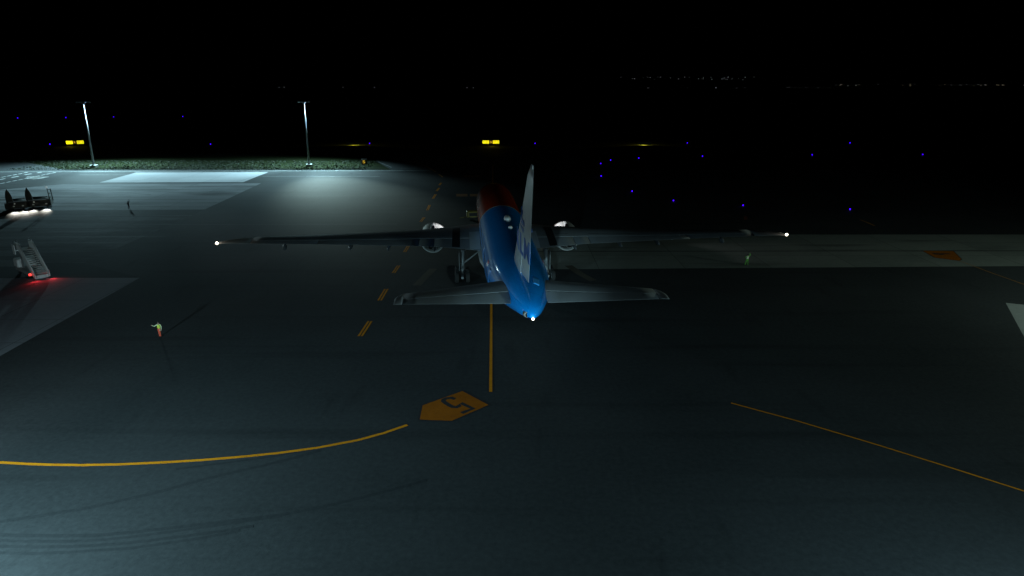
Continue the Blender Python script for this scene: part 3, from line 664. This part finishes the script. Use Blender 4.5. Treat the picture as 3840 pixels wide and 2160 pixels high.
for (p, _), nm in zip(edge, names):
    d = math.hypot(*p)
    if proto is None:
        t = thing('edge_light', (0, 0, 0), 0, 'x', 'edge light', 'blue taxiway edge lights'); proto = t
        MB().tube((0, 0, -.06), (0, 0, .06), .24, .2, 12).tube((0, 0, .06), (0, 0, .34), .08, .08, 10).build('stem', mat('light_stem', (.3, .25, .02), .6), t)
        MB().ball((0, 0, .5), .2, 0, 12, 8, 1.1).build('globe', BLUE, t)
    else: t = dup(proto)
    t.location = (p[0], p[1], 0); t['label'] = 'blue taxiway edge light, ' + nm
    k = .42 + d/720; t.scale = (k, k, k)

# ------------------------------------------------------------------ mobile passenger stairs
base = Vector((-61.55, 86.32)); top = Vector((-3.25, 2.75))
rz = math.atan2(top.y, top.x) - math.pi/2
ST = thing('passenger_stairs', (base.x, base.y, 0), rz, 'white mobile passenger stairs on a truck chassis with red rear lamps', 'airstairs')
STW = mat('stairs_white', (.74, .76, .75), .42, var=.12); TRD = mat('tread_grey', (.46, .43, .39), .55, .1, var=.25)
RISE, RUN, HW = 3.3, 4.26, .74
n = 14
s = MB()
for i in range(n): 
    y = RUN*i/n; z = .32+(RISE-.32)*(i+1)/n; s.box(-HW, HW, y, y+RUN/n*1.12, z-.06, z)
s.build('steps', TRD, ST)
MB().box(-HW, HW, -.04, .0, .08, .5).build('kick_plate', STW, ST)
s = MB(); s.box(-HW, HW, RUN, RUN+1.6, RISE-.1, RISE); s.build('platform', TRD, ST)
for sd in (-1, 1):
    x = sd*(HW+.07); s = MB()
    pf = [(-.45, .25), (-.1, .16), (RUN+.1, RISE-.18), (RUN+1.6, RISE-.18), (RUN+1.6, RISE+.8), (RUN-.2, RISE+.84), (-.25, .82), (-.5, .6)]
    s.add([(x-.06, y, z) for y, z in pf]+[(x+.06, y, z) for y, z in pf], [tuple(range(8)), tuple(range(15, 7, -1))]+[(i, 8+i, 8+(i+1) % 8, (i+1) % 8) for i in range(8)])
    sp = s.build('side_panel', STW, ST)
    rod('handrail', [(x, -.5, .64), (x, -.25, .9), (x, RUN-.2, RISE+.92), (x, RUN+1.6, RISE+.88)], .065, STW, ST, 8)
    rod('canopy_hoop', [(x, RUN+.2, RISE+1), (x, RUN+.3, RISE+1.25), (x, RUN+1.4, RISE+1.25), (x, RUN+1.55, RISE+1)], .03, ALU, ST, 6)
    s = MB(); s.box(x-.05, x+.05, RUN-.5, RUN+.1, .8, RISE-.3); s.build('support_leg', MGREY, ST)
    lx = -1.12 if sd < 0 else .55; tl_ = MB().box(lx-.13, lx+.13, .44, .52, .3 if sd > 0 else .55, .42 if sd > 0 else .8).build('tail_lamp', mat('red_lamp', (.5, .01, .01), emit=(1, .04, .03), estr=3.2), ST)
    lamp('tail_lamp_light', 'SPOT', (sd*1.0, -.62,   .6), 90, (1, .04, .05), aim=(sd*1.05, -2.2, 0), size=150, blend=1, rad=.12, parent=ST)
    for wy in (1.6, 5.3):
        wo = MB().lathe([(-.14, .26), (-.15, .36), (-.1, .44), (.1, .44), (.15, .36), (.14, .26)], (sd*.98, wy, .44), 'x', 20).build('wheel', RUB, ST)
        MB().lathe([(-.1, .02), (-.12, .26), (.12, .26), (.1, .02)], (sd*.98, wy, .44), 'x', 14).build('rim', STEEL, wo)
MB().box(-HW-.55, -HW-.48, RUN+.2, RUN+1.15, RISE-.55, RISE+.75).box(-HW-.5, -HW-.1, RUN+.3, RUN+.4, RISE-.1, RISE).build('fold_out_guard', STW, ST)
MB().bbox(-1.2, 1.2, .5, 6.1, .5, .92, .06).build('chassis', mat('chassis_grey', (.30, .30, .30), .5), ST)
MB().bbox(-1.2, 1.2, 4.9, 6.6, .9, 1.95, .12).box(-1.0, 1.0, 6.55, 6.66, 1.25, 1.8).build('cab', STW, ST)

# ------------------------------------------------------------------ cargo loaders, seen against the light
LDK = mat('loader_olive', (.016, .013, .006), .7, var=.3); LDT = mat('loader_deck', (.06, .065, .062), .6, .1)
def loader(p, q, label, ladder):
    p, q = Vector(p), Vector(q); d = (q-p); ln = d.length; rz = math.atan2(d.y, d.x)
    t = thing('cargo_loader', (p.x, p.y, 0), rz, label, 'cargo loader', 'cargo loaders at the left edge')
    D = 4.8
    s = MB(); s.bbox(0, ln, .1, D, .45, 1.75, .1); s.box(.3, ln-.3, .04, .12, .6, 1.5); s.build('body', LDK, t)
    s = MB(); s.box(-.02, ln+.02, .02, .3, 1.72, 1.92); s.box(-.02, ln+.02, D-.25, D+.03, 1.72, 1.92); s.box(-.02, .25, .3, D-.25, 1.72, 1.9); s.box(ln-.25, ln+.02, .3, D-.25, 1.72, 1.9)
    s.build('deck_rim', mat('rim_grey', (.10, .105, .10), .5), t)
    s = MB()
    for k in range(11): s.tube((.3, .5+k*.38, 1.79), (ln-.3, .5+k*.38, 1.79), .07, .07, 8)
    s.build('deck_rollers', LDT, t)
    pf = [(-.35, 1.6), (.85, 1.6), (.72, 2.9), (.5, 3.7), (.1, 4.5), (-.2, 3.9), (-.4, 2.9)]; s = MB()
    s.add([(x, .15, z) for x, z in pf]+[(x, .55, z) for x, z in pf], [tuple(range(7)), tuple(range(13, 6, -1))]+[(i, 7+i, 7+(i+1) % 7, (i+1) % 7) for i in range(7)])
    s.build('operator_tower', LDK, t)
    s = MB(); s.box(-.75, -.02, .5, 2.6, .9, 1.5); s.box(-.75, -.02, .7, .9, .3, .9); s.build('side_platform', LDK, t)
    for x in (.55, ln-.75):
        for y in (.75, D-.75): MB().lathe([(-.14, .2), (-.15, .34), (-.1, .4), (.1, .4), (.15, .34), (.14, .2)], (x, y, .4), 'x', 16).build('wheel', RUB, t)
    for x in (.75, ln-.8):
        h = MB().box(x-.16, x+.16, -.06, .04, .85, 1.05).build('work_lamp', mat('loader_lamp', (.4, .4, .35), .3, emit=(1, .98, .86), estr=.03), t)
        lamp('work_lamp_light', 'SPOT', (x, -.2, 1.05), 4200, (1, .98, .86), aim=(x, -2.5, 0), size=42, blend=.8, rad=.05, parent=t)
    if ladder:
        s = MB()
        for x in (ln-.1, ln+.45): s.tube((x, .35, 1.5), (x-.15, .35, 4.0), .09, .07, 8)
        for z in (2.2, 3.0, 3.8): s.tube((ln-.12, .35, z), (ln+.42, .35, z), .05, .05, 6)
        s.build('ladder_frame', LDK, t)
        MB().ball((ln-.3, .35, 4.25), .22, 0, 10, 6).build('beacon', mat('beacon_pale', (.6, .65, .65), .3, emit=(.7, .85, .9), estr=.25), t)
    MB().ball((.95, .0, 1.45), .13, 0, 8, 6).build('marker_lamp', mat('marker', (.6, .6, .55), .3, emit=(.8, .8, .7), estr=.12), t)
    return t
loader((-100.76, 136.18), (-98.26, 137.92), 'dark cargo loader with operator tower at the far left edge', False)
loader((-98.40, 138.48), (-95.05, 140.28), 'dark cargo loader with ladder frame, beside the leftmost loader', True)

# ------------------------------------------------------------------ yellow ground power cart beside the nose
p = (-7.38, 128.07)
t = thing('ground_power_cart', (p[0], p[1], 0), R(12), 'dim yellow ground power cart beside the orange forward fuselage', 'ground cart')
CY = mat('cart_yellow', (.16, .12, .01), .5, var=.2)
MB().bbox(-1.2, 1.2, -.75, .75, .45, 1.6, .1).build('body', CY, t); MB().box(-.8, .8, -.77, -.745, .7, 1.3).build('grille', BLK, t)
for sx in (-.8, .8):
    for q in (-.7, .7): MB().lathe([(-.1, .1), (-.11, .26), (.11, .26), (.1, .1)], (sx, q, .3), 'y', 14, caps=True).build('wheel', RUB, t)
rod('tow_bar', [(-1.2, 0, .5), (-2.6, 0, .25)], .05, CY, t, 8); MB().tube((1.0, .3, 1.6), (1.0, .3, 2.0), .07).build('exhaust_pipe', STEEL, t)

# ------------------------------------------------------------------ people
def person(p, rz, label, J, mats, H=1.6):
    """J: joints for an upright 1.75 m figure facing -y; one continuous skin mesh. mats: top, bottom, skin, shoe"""
    t = thing('person', (p[0], p[1], 0), rz, label, 'person'); k = H/1.75
    B = dict(pelvis=(0,0,.95), waist=(0,.0,1.08), chest=(0,0,1.32), neck=(0,0,1.48), chin=(0,-.015,1.54), face=(0,-.02,1.63), crown=(0,.01,1.72), nose=(0,-.115,1.615),
             lsh=(.18,0,1.42), rsh=(-.18,0,1.42), lel=(.24,0,1.14), rel=(-.24,0,1.14), lwr=(.26,-.06,.89), rwr=(-.26,-.06,.89),
             lhip=(.09,0,.90), rhip=(-.09,0,.90), lkn=(.1,-.02,.5), rkn=(-.1,-.02,.5), lan=(.11,.02,.09), ran=(-.11,.02,.09), lto=(.13,-.17,.03), rto=(-.13,-.17,.03))
    B.update(J)
    names_ = list(B); V = [Vector(B[n_])*k for n_ in names_]; ix = {n_: i for i, n_ in enumerate(names_)}
    E_ = [('pelvis','waist'),('waist','chest'),('chest','neck'),('neck','chin'),('chin','face'),('face','crown'),('face','nose'),('chest','lsh'),('lsh','lel'),('lel','lwr'),('chest','rsh'),('rsh','rel'),('rel','rwr'),
          ('pelvis','lhip'),('lhip','lkn'),('lkn','lan'),('lan','lto'),('pelvis','rhip'),('rhip','rkn'),('rkn','ran'),('ran','rto')]
    E_ = [(ix[a], ix[b]) for a, b in E_]
    Rd = dict(pelvis=.145, waist=.13, chest=.15, neck=.06, chin=.075, face=.095, crown=.07, nose=.018, lsh=.075, rsh=.075, lel=.05, rel=.05, lwr=.034, rwr=.034, lhip=.095, rhip=.095, lkn=.066, rkn=.066, lan=.05, ran=.05, lto=.045, rto=.045)
    rad = [Rd[n_]*k for n_ in names_]; skin_i = set()
    for sd in 'lr':                                   # palm and five fingers
        w_ = V[ix[sd+'wr']]; d = (w_-V[ix[sd+'el']]).normalized(); side = d.cross(Vector((0, 1, .2))).normalized()
        palm = w_+d*.075*k; V.append(palm); rad.append(.032*k); pi = len(V)-1; E_.append((ix[sd+'wr'], pi)); skin_i.add(pi)
        for j, (o_, l_) in enumerate(((-.03, .075), (-.01, .085), (.01, .08), (.03, .062))):
            a = palm+d*.05*k+side*o_*k; b_ = a+(d*.6+Vector((0, -.5, 0)))*l_*k
            V += [a, b_]; rad += [.011*k, .008*k]; E_ += [(pi, len(V)-2), (len(V)-2, len(V)-1)]; skin_i |= {len(V)-1, len(V)-2}
        a = palm-side*.045*k; b_ = a+(d*.8-side*.4)*.045*k; V += [a, b_]; rad += [.012*k, .009*k]; E_ += [(pi, len(V)-2), (len(V)-2, len(V)-1)]; skin_i |= {len(V)-1, len(V)-2}
    me = bpy.data.meshes.new('person_body'); me.from_pydata([tuple(v) for v in V], E_, [])
    o = bpy.data.objects.new('body', me); COL.objects.link(o)
    sk = o.modifiers.new('skin', 'SKIN'); sk.use_smooth_shade = True
    for i, sv in enumerate(me.skin_vertices[0].data): sv.radius = (rad[i], rad[i]*(.72 if names_[i] in ('pelvis', 'waist', 'chest') else 1) if i < len(names_) else rad[i]); sv.use_root = (i == 0)
    ss = o.modifiers.new('sub', 'SUBSURF'); ss.levels = 1; ss.render_levels = 1
    dg = bpy.context.evaluated_depsgraph_get(); nm = bpy.data.meshes.new_from_object(o.evaluated_get(dg))
    bpy.data.objects.remove(o)
    nm.name = 'body'
    for m_ in mats: nm.materials.append(m_)
    lo_ = ('lhip', 'rhip', 'lkn', 'rkn', 'pelvis', 'lan', 'ran')
    for f in nm.polygons:
        c = f.center; j = min(range(len(V)), key=lambda q: (V[q]-c).length)
        n_ = names_[j] if j < len(names_) else 'hand'
        f.material_index = 1 if n_ in lo_ else 2 if n_ in ('hand', 'chin', 'face', 'crown', 'nose', 'neck') else 3 if n_ in ('lto', 'rto') else 0
        f.use_smooth = True
    b = bpy.data.objects.new('body', nm); COL.objects.link(b); b.parent = t
    hc = Vector(B['face'])*k+Vector((0, .022, .035))*k
    MB().ball(hc, .105*k, 0, 12, 8, 1.0).build('hair', mat('dark_hair', (.012, .010, .009), .6), t)
    s = MB()
    for sx in (-1, 1): s.ball((hc.x+sx*.036*k, hc.y-.112*k, hc.z-.01*k), .013*k, 0, 8, 5)
    s.build('eyes', mat('eye', (.1, .08, .07), .2), t)
    s = MB(); cz = [(1.02, .15, .125), (1.12, .155, .13), (1.25, .175, .14), (1.38, .18, .135), (1.44, .14, .11)]; cp, cc = Vector(B['pelvis']), Vector(B['chest'])
    secs = []
    for z, a, b_ in cz:
        u = (z-.95)/.37; o_ = cp.lerp(cc, u); secs.append([((o_.x+a*math.cos(q))*k, (o_.y+b_*math.sin(q))*k, z*k) for q in [2*math.pi*i/16 for i in range(16)]])
    s.loft(secs, caps=False); s.build('vest', mats[4], t)
    return t
SKIN = mat('skin', (.42, .26, .19), .6); SHOE = mat('boots', (.02, .018, .016), .6)
HV = mat('hivis_yellow', (.52, .60, .06), .7, var=.12); HVW = mat('hivis_pale', (.6, .66, .4), .6); ORG = mat('work_trousers_red', (.62, .085, .04), .7, var=.15)
LIME = mat('hivis_lime', (.16, .50, .06), .7, var=.12); LIMD = mat('lime_trousers', (.10, .36, .03), .7)
DRK = mat('dark_workwear', (.012, .012, .014), .85); DRK2 = mat('dark_jacket', (.016, .016, .018), .8)
person((-35.43, 64.72), R(20), 'ground worker in yellow hi-vis top and red trousers, standing alone on the near left apron',
       dict(rel=(-.40,-.06,1.30), rwr=(-.60,-.14,1.42), lel=(.24,.02,1.15), lwr=(.22,-.08,.92), lkn=(.06,-.03,.5), rkn=(-.06,-.02,.5), lan=(.05,.02,.09), ran=(-.05,.02,.09)), [HVW, ORG, SKIN, SHOE, HV], 1.58)
person((33.09, 93.35), R(170), 'ground worker in lime green overalls with one arm raised, on the right concrete strip',
       dict(lel=(.36,-.1,1.25), lwr=(.22,-.2,1.05), rel=(-.34,-.05,1.60), rwr=(-.30,-.08,1.86), lhip=(.10,0,.9), lkn=(.19,-.05,.5), lan=(.30,.05,.09), lto=(.33,-.13,.03)), [LIME, LIMD, SKIN, SHOE, HVW], 1.58)
person((-78.37, 138.95), R(190), 'dark silhouetted worker with an arm raised overhead on the left concrete',
       dict(rel=(-.26,-.03,1.70), rwr=(-.20,-.05,1.98), lel=(.24,.02,1.15), lwr=(.22,-.08,.92)), [DRK2, DRK, mat('silhouette_skin', (.03, .025, .02), .8), SHOE, DRK2], 1.66)  # face and hands painted near black, silhouette shade in the colour

# ------------------------------------------------------------------ light
w = bpy.data.worlds.new('World'); S.world = w; w.use_nodes = True
nt = w.node_tree; bg = nt.nodes['Background']
sk = nt.nodes.new('ShaderNodeTexSky'); sk.sky_type = 'NISHITA'; sk.sun_disc = False; sk.sun_elevation = R(-9); sk.sun_rotation = R(200)
nt.links.new(sk.outputs[0], bg.inputs[0]); bg.inputs[1].default_value = .004
COOL = (.52, .90, 1.0); NEUT = (.70, 1.0, .94)
# floodlights of the two visible masts
for m_, dx, pw in ((M1, 1, 96000), (M2, -5, 80000)):
    for ox in (-.4, .4):
        lamp('mast_flood', 'SPOT', (m_[0]+ox, m_[1]+2.8, 18.85), pw, COOL, aim=(m_[0]+dx, m_[1]-3.8, 0), size=153, blend=.6, rad=.45)
lamp('mast_flood', 'SPOT', (M1[0]-.6, M1[1]-.9, 19.3), 100000, (.70, .94, 1.0), aim=(-.6, 68, 7.6), size=17, blend=1, rad=.4)
lamp('mast_flood', 'SPOT', (M2[0]+.6, M2[1]-2.7, 19.0), 160000, NEUT, aim=(-44, 171, 0), size=36, blend=1, rad=.5)
lamp('mast_flood', 'SPOT', (M2[0]+.6, M2[1]-.7, 19.0), 60000, (.6, .95, 1.0), aim=(-47, 194, 0), size=58, blend=1, rad=.5)
lamp('unseen_flood', 'SPOT', (0, -24, 34), 7000, (.62, .92, 1.0), aim=(-2, 92, 4), size=34, blend=.8, rad=.6)  # added unseen spot that brightens the wing tops
lamp('unseen_flood', 'SPOT', (-36, 18, 7), 78000, (.50, .88, 1.0), aim=(-34.6, 20.2, 0), size=148, blend=.35, rad=.4)
lamp('unseen_flood', 'SPOT', (-37, 18, 7.5), 24000, (.70, .94, 1.0), aim=(-49, 78, 1.8), size=48, blend=.9, rad=1.6)  # added unseen spot to light the near worker and the stairs
lamp('unseen_flood', 'SPOT', (-2, 4, 9.5), 72000, (.50, .88, 1.0), aim=(1.5, 53, 6.6), size=17, blend=1, rad=.4)  # narrow unseen beam added to brighten the tail
lamp('unseen_flood', 'SPOT', (24, 14, 4.5), 19500, (.50, .88, 1.0), aim=(26, 40, 2), size=176, blend=.3, rad=.4)
lamp('unseen_flood', 'SPOT', (85, 55, 13), 24000, (.72, 1.0, .86), aim=(60, 70, 0), size=172, blend=.4, rad=.5)

# ------------------------------------------------------------------ camera
cam = bpy.data.cameras.new('camera'); co = bpy.data.objects.new('camera', cam); COL.objects.link(co); S.camera = co
cam.sensor_fit = 'HORIZONTAL'; cam.sensor_width = 36; cam.lens = 36*1721.84/2576
cam.clip_start = .5; cam.clip_end = 30000
co.location = (0, 0, 24.26); co.rotation_euler = (math.pi/2-0.28763, 0, 0)
S.view_settings.view_transform = 'Standard'; S.view_settings.look = 'None'; S.view_settings.exposure = 0; S.view_settings.gamma = 1
S.cycles.use_denoising = True
S.cycles.sample_clamp_indirect = 3
